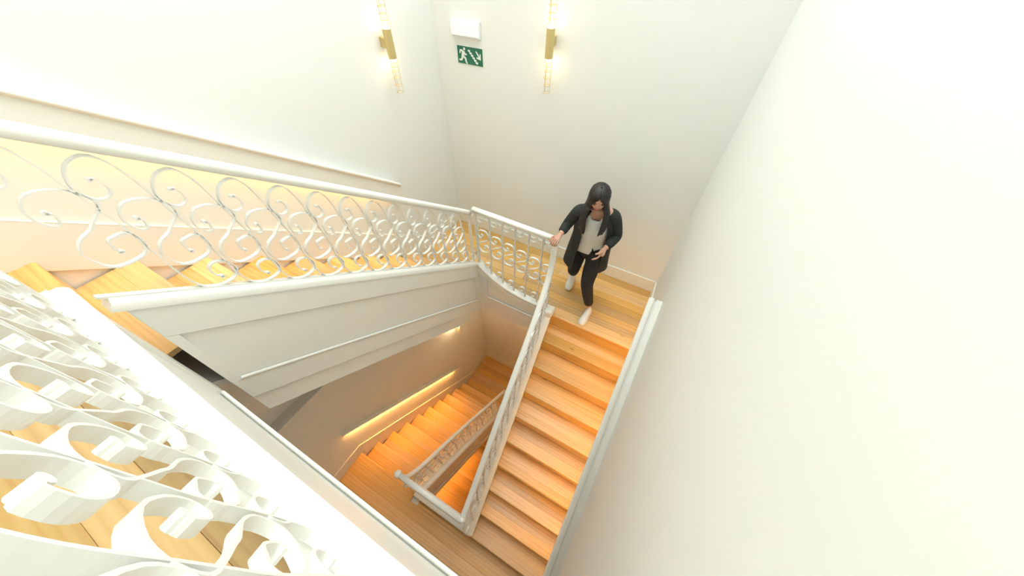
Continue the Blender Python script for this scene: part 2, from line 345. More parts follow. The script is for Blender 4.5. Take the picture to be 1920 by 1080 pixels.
# ---------------- strings (closed, panelled) ----------------
def cap_sec(w_, h):  # moulded cap profile, side/up
    return [(-w_/2, -h), (-w_/2, -h*.25), (-w_/2+.012, 0), (w_/2-.012, 0), (w_/2, -h*.25), (w_/2, -h*.55), (w_/2-.01, -h*.62), (w_/2-.01, -h)]
def string(name, label, path, nrm, thick, depth, cap=True, face=True, bottom=None, o_top=-.265, o_mid=-.73, o_low=-.94, ends=(.09, .09), capw=None, drop=.05, zmid=None, zlow=None):
    """path: top line on the visible face; nrm: outward normal of the face"""
    c = sum((Vector(p) for p in path), Vector())/len(path)
    T = thing(name, label, 'stair string', (c.x, c.y, c.z-depth))
    N = Vector(nrm); bt = bottom if bottom else (lambda p: p.z-depth)
    MB().band(path, -drop*.6, bt, nrm, -thick, -.014).obj('string_board', TRIM, T)
    if face:
        L = [Vector(p) for p in path]
        tot = sum((L[i+1]-L[i]).length for i in range(len(L)-1))
        def sub(a, b):
            out = []; d = 0; pts = []
            ds = [0]
            for i in range(len(L)-1): ds.append(ds[-1]+(L[i+1]-L[i]).length)
            def P(s):
                for i in range(len(L)-1):
                    if s <= ds[i+1]+1e-6: return L[i].lerp(L[i+1], (s-ds[i])/(ds[i+1]-ds[i]))
                return L[-1]
            ss = sorted(set([a]+[q for q in ds if a < q < b]+[b])); return [P(q) for q in ss]
        low = (lambda p: zlow) if zlow is not None else (lambda p: max(p.z+o_low, bt(p)+.02))
        mid = (lambda p: zmid) if zmid is not None else (lambda p: max(p.z+o_mid, bt(p)+.06))
        MB().band(path, -drop, o_top, nrm, -.014, 0).obj('top_rail', TRIM, T, bevel=.003)
        MB().band(path, mid, low, nrm, -.014, 0).obj('bottom_rail', TRIM, T, bevel=.003)
        for a, b in ((0, ends[0]), (tot-ends[1], tot)):
            if b-a > .01: MB().band(sub(a, b), o_top, mid, nrm, -.014, 0).obj('stile', TRIM, T)
        mp = sub(ends[0]+.004, tot-ends[1]-.004)
        for off in (None,):
            q = [(p.x+N.x*.0, p.y+N.y*.0, (p.z+off) if off else mid(p)+.012) for p in mp]
            MB().sweep(q, [(.009*math.cos(a), .012*math.sin(a)) for a in [i*math.pi/4 for i in range(8)]]).obj('panel_moulding', TRIM, T, smooth=True)
    if cap:
        cw = capw or (thick+.05); P = [Vector(p)-N*(thick/2-.0) for p in path]
        s = [(-cw/2, -drop), (-cw/2, -drop*.35), (-cw/2+.008, -.01), (-cw/2+.022, 0), (cw/2-.022, 0), (cw/2-.008, -.01), (cw/2, -drop*.35), (cw/2, -drop*.6), (cw/2-.012, -drop*.75), (cw/2-.012, -drop), (-cw/2+.012, -drop)]
        MB().sweep(P, s).obj('string_cap', TRIM, T, smooth=True)
    return T
TH = .08
def Lu(y): return .346-.771*(y-1.265)
up = [(XS, y, Lu(y)) for y in (1.27, .9, .4, 0, -.4, -.8, -1.1)]
string('stair_string', 'white panelled stair string under the upper left scroll railing', up, (1, 0, 0), TH, 1.14, bottom=lambda p: max(p.z-1.14, -.60), ends=(.11, .05), drop=.05, capw=.092)
cpts = catmull([(.99, 1.268, .335), (1.10, 1.268, .235), (1.321, 1.268, .115), (1.589, 1.268, .045), (2.03, 1.268, .035)], 4)
string('stair_string', 'white panelled string curving down below the six-bay railing beside the woman', [tuple(p) for p in cpts], (0, -1, 0), TH, .6,
       bottom=lambda p: -.60, o_top=-.13, o_mid=-.62, o_low=-.9, zmid=-.265, zlow=-.42, ends=(.16, .13), capw=.092, drop=.045)
# the right string's rounded starting block
# right flight string: face towards the steps
def Lr(y): return -(Y0-y)*R_/G if y < Y0 else 0
rp = [(xr(y)+.085, y, Lr(y)+.075) for y in (1.268, 1.15, .9, .6, .2, -.2, -.6, -.90, -.985)]
T_RS = string('stair_string', 'narrow white stair string along the left edge of the wide pine flight', rp, (1, 0, 0), .14, .5, face=False, capw=.15, drop=.04, bottom=lambda p: max(p.z-.62, -2.44))
MB().hexa([(xr(1.2)+.0, 1.16, .0), (xr(1.2)+.10, 1.18, .0), (xr(1.2)+.10, 1.30, .0), (xr(1.2), 1.30, .0)], [(xr(1.2), 1.16, .105), (xr(1.2)+.10, 1.18, .105), (xr(1.2)+.10, 1.30, .105), (xr(1.2), 1.30, .105)]).obj('newel_block', TRIM, T_RS, bevel=.025, seg=4)
string('stair_string', 'short white string edging the dark-toned landing below the balcony', [(2.13, -.972, -2.115), (1.20, -.972, -2.115)], (0, -1, 0), .10, .4, face=False, bottom=lambda p: -2.6)
def xl(y): return 1.205+.028*(y+.9)          # rail line of the lower left flight
def Ll(y): return -2.2-(y-Y1)*R_/GL
lp = [(xl(y)+.06, y, Ll(y)+.10) for y in (-.93, -.6, -.2, .2, .6, 1.0, 1.36)]
string('stair_string', 'shadowed tan stair string below the lower left railing', lp[::-1], (1, 0, 0), TH, .85, bottom=lambda p: p.z-.82, o_top=-.10, o_mid=-.60, o_low=-.74, ends=(.03, .03))
string('stair_string', 'string edge of the deepest pine flight in the well', [(a, b, c-4.4) for a, b, c in lp[::-1]], (1, 0, 0), TH, .6, face=False)
string('stair_string', 'short string below the far rail of the lowest landing', [(1.27, 1.36, -4.3), (1.98, 1.36, -4.3)], (0, -1, 0), TH, .45, face=False)
string('stair_string', 'foreground white balcony edge with moulded cap in the bottom left corner', [(3.15, YF, 2.305), (XS, YF, 2.305)], (0, 1, 0), TH, .85,
       bottom=lambda p: 1.45, o_top=-.13, o_mid=-.77, o_low=-.83, ends=(.12, .12), drop=.06, capw=.104)

# ---------------- baseboards ----------------
HB = .178
def baseboard(name, pts, nrm, h=HB, t=.018):
    m = MB().band([Vector(p) for p in pts], 0, -h, nrm, 0, t)
    o = struct(m, name, TRIM, bevel=.004)
    MB().sweep([Vector(p)+Vector(nrm)*t*.7+Vector((0, 0, 0)) for p in pts], [(.007*math.cos(a), .007*math.sin(a)) for a in [i*math.pi/3 for i in range(6)]]).obj('bead', TRIM, o, smooth=True)
    return o
baseboard('baseboard_back', [(0, YB, HB), (xw(YB), YB, HB)], (0, -1, 0))
baseboard('baseboard_left', [(0, YB, HB), (0, 1.50, HB)], (1, 0, 0))
def slope_base(name, x, y0, z0, y1, z1, d=.34, n=(1, 0, 0)):
    return baseboard(name, [(x, y0, z0), (x, y1, z1)], n, h=d)
slope_base('baseboard_left', 0, 1.50, HB, -1.30, HB+2.80*.771)
baseboard('baseboard_left', [(XL2, YN, -2.2+HB+.03), (XL2, -.90, -2.2+HB+.03)], (1, 0, 0), h=HB+.03)
slope_base('baseboard_left', XL2, -.90, -1.992, 1.66, -4.4+HB)
baseboard('baseboard_left', [(XL2, 1.66, -4.4+HB), (XL2, YB2, -4.4+HB)], (1, 0, 0))
baseboard('baseboard_back', [(XL2, YB2, -4.4+HB), (xw(YB2), YB2, -4.4+HB)], (0, -1, 0))
baseboard('baseboard_near', [(XL2, YN, -2.2+HB), (xw(YN), YN, -2.2+HB)], (0, 1, 0))
slope_base('baseboard_left', XL2, -.90, -6.392, 1.66, -8.62)
NW = Vector((-1, -SK, 0)).normalized()
baseboard('baseboard_right', [(xw(YB), YB, HB), (xw(1.40), 1.40, HB)], tuple(NW))
baseboard('baseboard_right', [(xw(1.40), 1.40, HB), (xw(-.9), -.9, HB-2.3*R_/G+.08)], tuple(NW), h=.34)
baseboard('baseboard_right', [(xw(-.9), -.9, -2.2+HB), (xw(YN), YN, -2.2+HB)], tuple(NW))

# ---------------- lit wall handrails ----------------
def wall_rail(label, a, b, nrm, depth=.085, h=.12, led=0, group=None):
    """a, b: top back edge on the wall"""
    A = Vector(a); B = Vector(b); N = Vector(nrm).normalized()
    T = thing('wall_handrail', label, 'handrail', tuple((A+B)/2-Vector((0, 0, h))), group)
    q = depth*.24
    prof = [(0, -.012), (depth*.42, -.012), (depth*.44, -.034), (depth*.52, -.034)] + [(depth-q+q*math.cos(t), -q+q*math.sin(t)) for t in [math.radians(v) for v in (160, 130, 100, 70, 40, 10, -20, -50, -80)]] + [(depth-.02, -2*q-.002), (depth-.02, -h), (depth-.034, -h), (depth-.034, -.05), (0, -.05)]
    R = [[tuple(P+N*d+Vector((0, 0, z))) for d, z in prof] for P in (A, B)]
    MB().rings(R).obj('rail_casing', TRIM, T, smooth=True)
    for P in (A, B):
        s = .006 if P is A else -.006; t = (B-A).normalized()
        MB().hexa([tuple(P+t*q+N*d+Vector((0, 0, -h+.001))) for q, d in ((0, .001), (s, .001), (s, depth-.035), (0, depth-.035))],
                  [tuple(P+t*q+N*d+Vector((0, 0, -.051))) for q, d in ((0, .001), (s, .001), (s, depth-.035), (0, depth-.035))]).obj('end_plate', TRIM, T)
    if True:
        a2 = A.lerp(B, .04); b2 = A.lerp(B, .96)
        MB().rings([[tuple(P+N*d+Vector((0, 0, z))) for d, z in ((.012, -.052), (.030, -.052), (.030, -.062), (.012, -.062))] for P in (a2, b2)]).obj('light_strip', LEDS[led], T)
    return T
wall_rail('tan wall handrail with glowing underside on the lower left wall', (XL2, -.94, -1.33), (XL2, 1.33, -3.28), (1, 0, 0), depth=.06, h=.062)
wall_rail('white boxed wall handrail on the upper left wall behind the scroll railing', (0, 1.19, 1.20), (0, -1.35, 1.20+2.54*.765), (1, 0, 0), depth=.10, h=.20, led=1)
wall_rail('long white wall handrail running down the right wall beside the wide flight', (xw(1.33), 1.33, .80), (xw(-1.05), -1.05, -1.25), tuple(NW), depth=.125, h=.10, led=2)
wall_rail('white wall handrail on the right wall one storey down', (xw(1.33), 1.33, -3.60), (xw(-1.05), -1.05, -5.65), tuple(NW), depth=.125, h=.10, led=0)
wall_rail('glowing wall handrail deep down on the left wall', (XL2, -.94, -5.73), (XL2, 1.33, -7.68), (1, 0, 0), depth=.06, h=.062)

# ---------------- ironwork ----------------
SW = .022; STH = .006
def strip_mesh(path, side, name='scroll', w_=SW, th=STH):
    """flat bar swept along a path in a vertical plane; side = the plane's normal; ends thicken into small eyes"""
    mb = MB(); n = len(path)
    mb.sweep(path, [(-w_/2, -th/2), (w_/2, -th/2), (w_/2, th/2), (-w_/2, th/2)], side)
    for e in (path[0], path[-1]):
        e = Vector(e); S = Vector(side).normalized(); mb.cyl(e-S*w_*.5, e+S*w_*.5, .0085, 8)
    me = mb.mesh(name); me.materials.append(IRON); return me
def place(me, name, parent, loc):
    o = bpy.data.objects.new(name, me); COL.objects.link(o); o.parent = parent; o.location = Vector(loc)-Vector(parent.location); return o
LONG = [(.72,-.40),(.62,-.385),(.60,-.33),(.72,-.28),(.92,-.255),(1.08,-.27),(1.13,-.32),(1.02,-.39),(.80,-.445),(.50,-.485),(.24,-.485),(.10,-.42),(.05,-.33),(.02,-.2),(0,0),(-.06,.10),(-.14,.23),(-.22,.36),(-.35,.445),(-.58,.465),(-.90,.39),(-1.09,.28),(-1.05,.215),(-.92,.20),(-.74,.235),(-.66,.285),(-.72,.33),(-.80,.32)]
MID = [(.05,-.13),(0,-.11),(.04,-.05),(.17,-.02),(.35,.01),(.46,-.01),(.46,-.07),(.30,-.15),(-.03,-.215),(-.25,-.24),(-.38,-.22),(-.45,-.15),(-.30,-.06),(-.02,.02),(.11,.07),(.30,.14),(.43,.20),(.34,.25),(.11,.265),(-.24,.22),(-.44,.14),(-.47,.07),(-.36,.04),(-.24,.06),(-.20,.11),(-.27,.12)]
def full(h): return [(-a, -b) for a, b in h[:0:-1]] + list(h)
def scroll_panel(T, s0, n, sp, H, slope, fpos, d, side, zbase, mirror=1):
    """n repeats spaced sp (metres along the plan direction d) ; fpos(s)->(x,y) ; zbase(s) = top of string cap"""
    D = Vector(d); H = H
    def mk(h):
        P = catmull([(0, 0, 0)]*0+[tuple(D*(a*sp)+Vector((0, 0, b*H+a*sp*slope))) for a, b in h], 3)
        return strip_mesh(P, side)
    A = mk(LONG); B = mk(MID)
    for i in range(n):
        for me, ds, dt in ((A, .76, .49), (B, .32, .46)):
            s = s0+(i+ds)*sp; x, y = fpos(s)
            place(me, 'scroll', T, (x, y, zbase(s)+dt*H))
def handrail(T, path, w_=.062, h=.05):
    sec = []
    for i in range(14):
        a = 2*math.pi*i/14; sec.append((w_/2*math.copysign(abs(math.cos(a))**.8, math.cos(a)), h/2*math.copysign(abs(math.sin(a))**.8, math.sin(a))))
    return MB().sweep(path, sec).obj('handrail', TRIM, T, smooth='all')
def flatbar(T, path, side, name='rail_bar', w_=.03, th=.008):
    return MB().sweep(path, [(-w_/2, -th/2), (w_/2, -th/2), (w_/2, th/2), (-w_/2, th/2)], side).obj(name, IRON, T)
# upper left railing
XR_ = XS-.04
RU = thing('stair_railing', 'white scroll railing across the upper left, beside the flight climbing left', 'railing', (XR_, 1.25, .34))
ru = lambda y: 1.09-.771*(y-1.24)
path = [(XR_, y, ru(y)) for y in (1.262, 1.2, .8, .4, 0, -.4, -.8, -1.14)]
handrail(RU, path)
flatbar(RU, [(XR_, y, ru(y)-.028) for y in (1.26, .4, -.4, -1.12)], (1, 0, 0))
flatbar(RU, [(XR_, y, Lu(y)+.004) for y in (1.25, .4, -.4, -1.12)], (1, 0, 0), 'base_bar')
for yy in (1.245,): flatbar(RU, [(XR_, yy, Lu(yy)), (XR_, yy, ru(yy)-.03)], (1, 0, 0), 'post', .026, .022)
scroll_panel(RU, -1.13+.115, 13, .168, .70, -.771, lambda s: (XR_, s), (0, 1, 0), (1, 0, 0), lambda s: Lu(s)+.005)
# short back railing
YR = 1.268+.038
RB = thing('stair_railing', 'short level white railing of six scroll bays beside the woman', 'railing', (1.45, YR, .03))
handrail(RB, [(.962, YR, 1.098), (1.2, YR, 1.098), (1.6, YR, 1.095), (1.945, YR, 1.092)])
flatbar(RB, [(.98, YR, 1.068), (1.93, YR, 1.064)], (0, 1, 0))
def cz(x):
    for a, b in zip(cpts, cpts[1:]):
        if a.x <= x <= b.x: return a.z+(b.z-a.z)*(x-a.x)/(b.x-a.x)
    return cpts[0].z if x < cpts[0].x else cpts[-1].z
BX = [.99, 1.162, 1.322, 1.480, 1.640, 1.800]
SH = [(0,0),(.03,.018),(.06,.045),(.074,.09),(.06,.132),(.03,.158),(-.03,.155),(-.065,.12),(-.07,.08),(-.042,.05),(-.008,.06),(-.002,.088),(-.02,.095)]
Sm = strip_mesh(catmull([(a, 0, b) for a, b in full(SH)], 3), (0, 1, 0))
Tm = strip_mesh(catmull([(.0, 0, .10), (.006, 0, .04), (.02, 0, .015), (.047, 0, 0), (.08, 0, .017), (.092, 0, .047), (.075, 0, .06), (.066, 0, .045)], 3), (0, 1, 0))
Bm = strip_mesh(catmull([(0, 0, -.06), (-.003, 0, .05), (-.012, 0, .10), (-.035, 0, .12), (-.07, 0, .10), (-.082, 0, .055), (-.06, 0, .03), (-.042, 0, .045)], 3), (0, 1, 0))
for i, x in enumerate(BX):
    flatbar(RB, [(x, YR, cz(x)-.01), (x, YR, 1.065)], (0, 1, 0), 'post' if i == 0 else 'baluster', .024 if i else .03, .008 if i else .022)
    place(Sm, 'scroll', RB, (x+.082, YR, .69-.028*i)); place(Tm, 'scroll', RB, (x+.008, YR, .955))
    if i: place(Bm, 'scroll', RB, (x-.006, YR, cz(x-.04)+.03))
# right flight railing
RR = thing('stair_railing', 'long white railing sloping down between the well and the wide pine flight', 'railing', (2.0, 0, -1.2))
rz_ = [(1.268, 1.085), (1.262, .98), (1.245, .83), (1.20, .68), (1.10, .53), (.95, .37), (.67, .125), (.4, -.075), (.17, -.26), (-.3, -.655), (-.63, -.93), (-.80, -1.065), (-.895, -1.125), (-.92, -1.13)]
handrail(RR, catmull([(xr(y), y, z) for y, z in rz_], 3), .066, .052)
def rrz(y):
    P = rz_
    for (a, za), (b, zb) in zip(P, P[1:]):
        if b <= y <= a: return za+(zb-za)*(a-y)/(a-b+1e-9)
    return P[-1][1]
dR = Vector((.0644, -1, 0)).normalized(); sR = (1, .0644, 0)
xq = lambda y: xr(y)+.028
flatbar(RR, [(xq(y)-.014, y, rrz(y)-.03) for y in (1.0, .67, .4, .17, -.3, -.63, -.88)], sR)
flatbar(RR, [(xq(y), y, Lr(y)+.08) for y in (1.2, .67, .17, -.3, -.88)], sR, 'base_bar')
scroll_panel(RR, .0, 12, .163, .60, -R_/G, lambda s: (xq(1.10-s), 1.10-s), tuple(dR), sR, lambda s: Lr(1.10-s)+.085)
flatbar(RR, [(xr(1.24), 1.24, .07), (xr(1.24), 1.24, .78)], sR, 'post', .026, .022)
MB().ball((xr(-.922), -.922, -1.13), .035, .035, .027).obj('corner_joint', TRIM, RR, smooth='all')
# near landing railing
RN = thing('stair_railing', 'short white railing across the near end of the well with a rounded end', 'railing', (1.6, -.925, -2.1))
XA = 1.195
handrail(RN, [(XA, -.925, -1.125), (1.5, -.925, -1.128), (xr(-.925)+.01, -.925, -1.13)], .066, .052)
MB().ball((XA-.005, -.925, -1.13), .046, .046, .046).obj('rail_knob', TRIM, RN, smooth='all')
flatbar(RN, [(1.2, -.925, -1.155), (2.07, -.925, -1.158)], (0, 1, 0)); flatbar(RN, [(1.2, -.925, -2.104), (2.07, -.925, -2.104)], (0, 1, 0), 'base_bar')
for i in range(5):
    x = 1.30+i*.152
    flatbar(RN, [(x, -.925, -2.11), (x, -.925, -1.155)], (0, 1, 0), 'baluster', .024, .008)
    if i < 5: place(Sm, 'scroll', RN, (x+.078, -.925, -1.62))
# lower left railing
def left_rail(dz, label):
    RL = thing('stair_railing', label, 'railing', (1.25, .2, -2.9+dz))
    pts = [(-.925, -1.20), (-.89, -1.40), (-.81, -1.53), (-.69, -1.66), (-.47, -1.835), (-.2, -2.04), (.17, -2.345), (.6, -2.71), (1.0, -3.05), (1.36, -3.35)]
    handrail(RL, catmull([(xl(y), y, z+dz) for y, z in pts], 3), .058, .048)
    sl = -R_/GL; dl = Vector((.028, 1, 0)).normalized(); sd = (1, -.028, 0)
    flatbar(RL, [(xl(y), y, z-.028+dz) for y, z in pts[2:]], sd); flatbar(RL, [(xl(y), y, Ll(y)+.104+dz) for y in (-.9, 0, .7, 1.35)], sd, 'base_bar')
    scroll_panel(RL, -.93, 12, .17, .66, sl, lambda s: (xl(s), s), tuple(dl), sd, lambda s: Ll(s)+.11+dz)
    return RL
left_rail(0, 'tan-lit lattice railing of the lower left flight inside the well')
RLB = thing('stair_railing', 'dim short railing at the far corner of the lowest landing', 'railing', (1.6, 1.36, -4.3))
handrail(RLB, [(1.255, 1.37, -3.35), (1.6, 1.37, -3.35), (1.98, 1.37, -3.35)], .058, .048)
flatbar(RLB, [(1.26, 1.37, -4.3), (1.26, 1.37, -3.37)], (0, 1, 0), 'post', .026, .022)
for i in range(1, 6): flatbar(RLB, [(1.26+i*.14, 1.37, -4.3), (1.26+i*.14, 1.37, -3.37)], (0, 1, 0), 'baluster', .024, .008)
# balcony railing in the foreground
YBR = YF-.042
RF_ = thing('balcony_railing', 'blurred foreground scroll ironwork at the bottom left corner', 'railing', (2.0, YBR, 2.305))
handrail(RF_, [(XS-.05, YBR, 3.03), (2.0, YBR, 3.03), (3.12, YBR, 3.03)])
flatbar(RF_, [(XS, YBR, 2.309), (3.1, YBR, 2.309)], (0, 1, 0), 'base_bar', .03)
scroll_panel(RF_, XS+.02, 12, .168, .66, 0, lambda s: (s, YBR), (1, 0, 0), (0, 1, 0), lambda s: 2.315)

# ---------------- wall sconces ----------------
def sconce(label, pos, nrm, wallpt, s=1.0, power=1.0):
    """pos: centre of the brass tube; vertical"""
    P = Vector(pos); N = Vector(nrm); W = Vector(wallpt)
    T = thing('wall_sconce', label, 'wall lamp', tuple(W))
    r = .036*s; hh = .108*s
    MB().cyl(P-Vector((0,0,hh)), P+Vector((0,0,hh)), r, 28).obj('tube', BRASS, T, smooth=True)
    t = N.cross(Vector((0,0,1)))
    a = W; b = P-N*(r-.004)
    MB().hexa([tuple(q+t*u*.017+Vector((0,0,-.036))) for q, u in ((a,-1),(a,1),(b,1),(b,-1))], [tuple(q+t*u*.017+Vector((0,0,.036))) for q, u in ((a,-1),(a,1),(b,1),(b,-1))]).obj('bracket', BRASS, T, bevel=.002)
    for sg in (-1, 1):
        e = P+Vector((0,0,sg*hh))
        MB().cyl(e, e+Vector((0,0,sg*.022)), r*.78, 20, r*.7).obj('bulb', BULB, T, smooth=True)
        C = thing('x', '', ''); del C['label']; del C['category']; C.name = 'cage'; C.parent = T; C.location = (0,0,0)
        bpy.data.objects.remove(C)
        m = MB(); rc = r*.88
        for q in (.03, .065, .11, .165, .235, .30)[:6 if sg > 0 else 6]:
            z = e.z+sg*q*.9*s
            MB().tube([(P.x+rc*math.cos(a_), P.y+rc*math.sin(a_), z) for a_ in [2*math.pi*i/20 for i in range(20)]], .0021, 6, True).obj('cage_ring', WIRE, T, smooth='all')
        for k in range(3):
            a_ = 2*math.pi*k/3+.5; x, y = P.x+rc*math.cos(a_), P.y+rc*math.sin(a_)
            MB().tube([(x, y, e.z), (x, y, e.z+sg*.27*s)], .0019, 6, side=(1,0,0)).obj('cage_rod', WIRE, T)
        l = bpy.data.lights.new('sconce_light', 'POINT'); l.energy = 0.36*power; l.color = (1, .70, .40); l.shadow_soft_size = .02
        lo = bpy.data.objects.new('sconce_light', l); COL.objects.link(lo); lo.parent = T; lo.location = e+Vector((0,0,sg*.045))-W
    return T
sconce('brass tube wall lamp with wire cages on the left wall', (.095, 1.49, 2.40), (1, 0, 0), (0, 1.49, 2.41))
sconce('brass tube wall lamp with wire cages on the back wall, right of the exit sign', (1.345, YB-.1, 2.43), (0, -1, 0), (1.345, YB, 2.44))
sconce('dim brass wall lamp below the upper left string, only its cage tip showing', (XL2+.095, 1.49, -1.69), (1, 0, 0), (XL2, 1.49, -1.68), power=15)
sconce('hidden wall lamp on the lower back wall', (1.345, YB2-.1, -1.9), (0, -1, 0), (1.345, YB2, -1.9), power=12)

# ---------------- emergency light and exit sign ----------------
EL = thing('emergency_light', 'small lit white emergency light box above the green exit sign', 'light', (.41, YB, 2.42))
MB().box(.245, .575, YB-.022, YB, 2.352, 2.49).obj('back_plate', PLASTIC, EL, bevel=.004)
MB().hexa([(.252, YB-.022, 2.36), (.568, YB-.022, 2.36), (.568, YB-.02, 2.483), (.252, YB-.02, 2.483)][:0] or [(.262, YB-.056, 2.372), (.558, YB-.056, 2.372), (.568, YB-.022, 2.36), (.252, YB-.022, 2.36)],
          [(.262, YB-.056, 2.472), (.558, YB-.056, 2.472), (.568, YB-.022, 2.484), (.252, YB-.022, 2.484)]).obj('diffuser', DIFF, EL, bevel=.005)
ES = thing('exit_sign', 'green exit sign with white running figure, stairs and arrow', 'sign', (.433, YB, 2.13))
sx0, sx1, sz0, sz1 = .281, .585, 2.128, 2.278
MB().box(sx0-.004, sx1+.004, YB-.004, YB, sz0-.004, sz1+.004).obj('sign_border', WHITE, ES)
MB().box(sx0, sx1, YB-.006, YB-.004, sz0, sz1).obj('sign_plate', GREEN, ES)
def spoly(name, polys):
    mb = MB()
    for qi, pl in enumerate(polys):
        n = len(pl); V = [(sx0+a*.304, YB-.0055, sz0+b*.15) for a, b in pl]+[(sx0+a*.304, YB-.0072-.00025*qi, sz0+b*.15) for a, b in pl]
        mb.add(V, [tuple(range(n)), tuple(range(2*n-1, n-1, -1))]+[(i, (i+1) % n, (i+1) % n+n, i+n) for i in range(n)])
    return mb.obj(name, WHITE, ES)
def seg(a, b, w0, w1=None):
    w1 = w0 if w1 is None else w1; w0 *= 1.3; w1 *= 1.3; dx, dy = (b[0]-a[0])*2, b[1]-a[1]; l = math.hypot(dx, dy); nx, ny = -dy/l/2, dx/l
    return [(a[0]+nx*w0, a[1]+ny*w0), (a[0]-nx*w0, a[1]-ny*w0), (b[0]-nx*w1, b[1]-ny*w1), (b[0]+nx*w1, b[1]+ny*w1)]
circ = [(.285+.042*math.cos(t), .855+.084*math.sin(t)) for t in [2*math.pi*i/14 for i in range(14)]]
spoly('running_figure', [circ, seg((.25, .74), (.205, .42), .085, .075), seg((.24, .72), (.13, .76), .042), seg((.13, .78), (.10, .58), .036), seg((.26, .70), (.31, .56), .04), seg((.29, .56), (.375, .55), .036),
      seg((.22, .44), (.31, .34), .055, .05), seg((.31, .36), (.345, .08), .05, .042), seg((.345, .07), (.385, .05), .035), seg((.20, .42), (.16, .22), .055, .045), seg((.17, .22), (.06, .20), .042)])
st = [];
for i in range(6):
    a, b = .43+i*.058, .84-i*.125; st.append([(a, b), (a+.092, b), (a+.092, b-.095), (a, b-.095)]); st.append([(a+.045, b-.08), (a+.085, b-.08), (a+.085, b-.13), (a+.045, b-.13)])
spoly('stair_symbol', st)
spoly('arrow', [seg((.75, .82), (.875, .50), .035), [(.93, .35), (.93, .72), (.895, .70), (.885, .50), (.77, .50), (.765, .42)]])

# ---------------- the woman ----------------
W0 = Vector((2.25, 1.60, 0))
WM = thing('person', 'woman in black open jacket, cream blouse and black trousers stepping down, hand on rail', 'person', tuple(W0))
F = Vector((.29, -.957, 0)).normalized(); S = Vector((.957, .29, 0)).normalized(); U = Vector((0, 0, 1))
def skin(name, m, joints, edges, root=0, sub=2, parent=WM):
    me = bpy.data.meshes.new(name); me.from_pydata([j[0] for j in joints], edges, [])
    o = bpy.data.objects.new(name, me); COL.objects.link(o); o.parent = parent; o.location = -W0 if parent is WM else (0, 0, 0)
    me.materials.append(m)
    md = o.modifiers.new('skin', 'SKIN'); md.use_smooth_shade = True
    for v, j in zip(me.skin_vertices[0].data, joints):
        r = j[1]; v.radius = (r, r) if not isinstance(r, tuple) else r
        v.use_root = False
    me.skin_vertices[0].data[root].use_root = True
    sb = o.modifiers.new('sub', 'SUBSURF'); sb.levels = sub; sb.render_levels = sub
    return o
V = Vector
pel = V((2.20, 1.62, .90)); bel = V((2.205, 1.61, 1.02)); che = V((2.21, 1.57, 1.20)); nb = V((2.215, 1.525, 1.38)); nk = V((2.215, 1.50, 1.43))
hd = V((2.212, 1.462, 1.545)); ht = V((2.21, 1.425, 1.60))
sL = V((2.365, 1.575, 1.37)); sR_ = V((2.06, 1.49, 1.37)); eL = V((2.44, 1.60, 1.13)); eR = V((1.965, 1.50, 1.17))
wL = V((2.385, 1.40, 1.09)); wR = V((1.955, 1.325, 1.135))
hL = V((2.29, 1.60, .86)); hR = V((2.11, 1.64, .86)); kL = V((2.30, 1.47, .49)); kR = V((2.09, 1.60, .48)); aL = V((2.395, 1.49, .10)); aR = V((2.03, 1.88, .15))
J = [(pel, .10), (bel, .09), (che, .095), (nb, .07), (nk, .048), (nk.lerp(hd, .45), .05), (sL, .055), (eL, .038), (wL, .025), (sR_, .055), (eR, .038), (wR, .025),
     (hL, .09), (kL, .055), (aL, .034), (hR, .09), (kR, .055), (aR, .034)]
E = [(0,1),(1,2),(2,3),(3,4),(4,5),(3,6),(6,7),(7,8),(3,9),(9,10),(10,11),(0,12),(12,13),(13,14),(0,15),(15,16),(16,17)]
skin('body', SKIN, J, E)
# head: looking down, facing F tilted forward
tilt = math.radians(20)
HF = (F*math.cos(tilt)-U*math.sin(tilt)).normalized(); HU = (U*math.cos(tilt)+F*math.sin(tilt)).normalized(); HS = S
hc = V((2.212, 1.455, 1.565))
def H(a, b, c): return hc+HS*a+HF*b+HU*c
mb = MB(); R = []
for i in range(1, 18):
    th = math.pi*i/18; z = -math.cos(th)*.118; r = math.sin(th)
    wd = .074*r; 
    if z < -.02: wd *= 1-.30*((-z-.02)/.098)
    ring = []
    for j in range(24):
        a = 2*math.pi*j/24; ca, sa = math.cos(a), math.sin(a)
        dp = .092*r*sa
        if sa < 0: dp *= 1.05
        if sa > 0 and z < -.03: dp *= .96
        ring.append(tuple(H(wd*ca, dp+.004, z)))
    R.append(ring)
mb.rings(R); hd_o = mb.obj('head', SKIN, WM, smooth='all')
MB().rings([[tuple(H(a*q, .088+d, z)) for a, d in ((-1, -.006), (-.5, .006), (0, .012), (.5, .006), (1, -.006), (0, -.02))] for q, z, d in ((.006, .022, .0),)]
           + [[tuple(H(a*q, .088+e*k, z)) for a, e in ((-1, -.4), (-.5, .6), (0, 1.0), (.5, .6), (1, -.4), (0, -1))] for q, z, k in ((.009, .0, .016), (.014, -.022, .024), (.012, -.030, .012))]).obj('nose', SKIN, WM, smooth='all')
for s in (-1, 1):
    MB().ball(H(s*.030, .079, .012), .013, .010, .008, 12, 8, (HS, HF, HU)).obj('eye', EYE, WM, smooth='all')
    MB().ball(H(s*.030, .086, .032), .019, .006, .004, 10, 6, (HS, HF, HU)).obj('eyebrow', HAIR, WM, smooth='all')
    MB().ball(H(s*.076, .0, -.005), .009, .018, .030, 12, 8, (HS, HF, HU)).obj('ear', SKIN, WM, smooth='all')
MB().ball(H(0, .082, -.052), .022, .011, .008, 14, 8, (HS, HF, HU)).obj('mouth', LIP, WM, smooth='all')
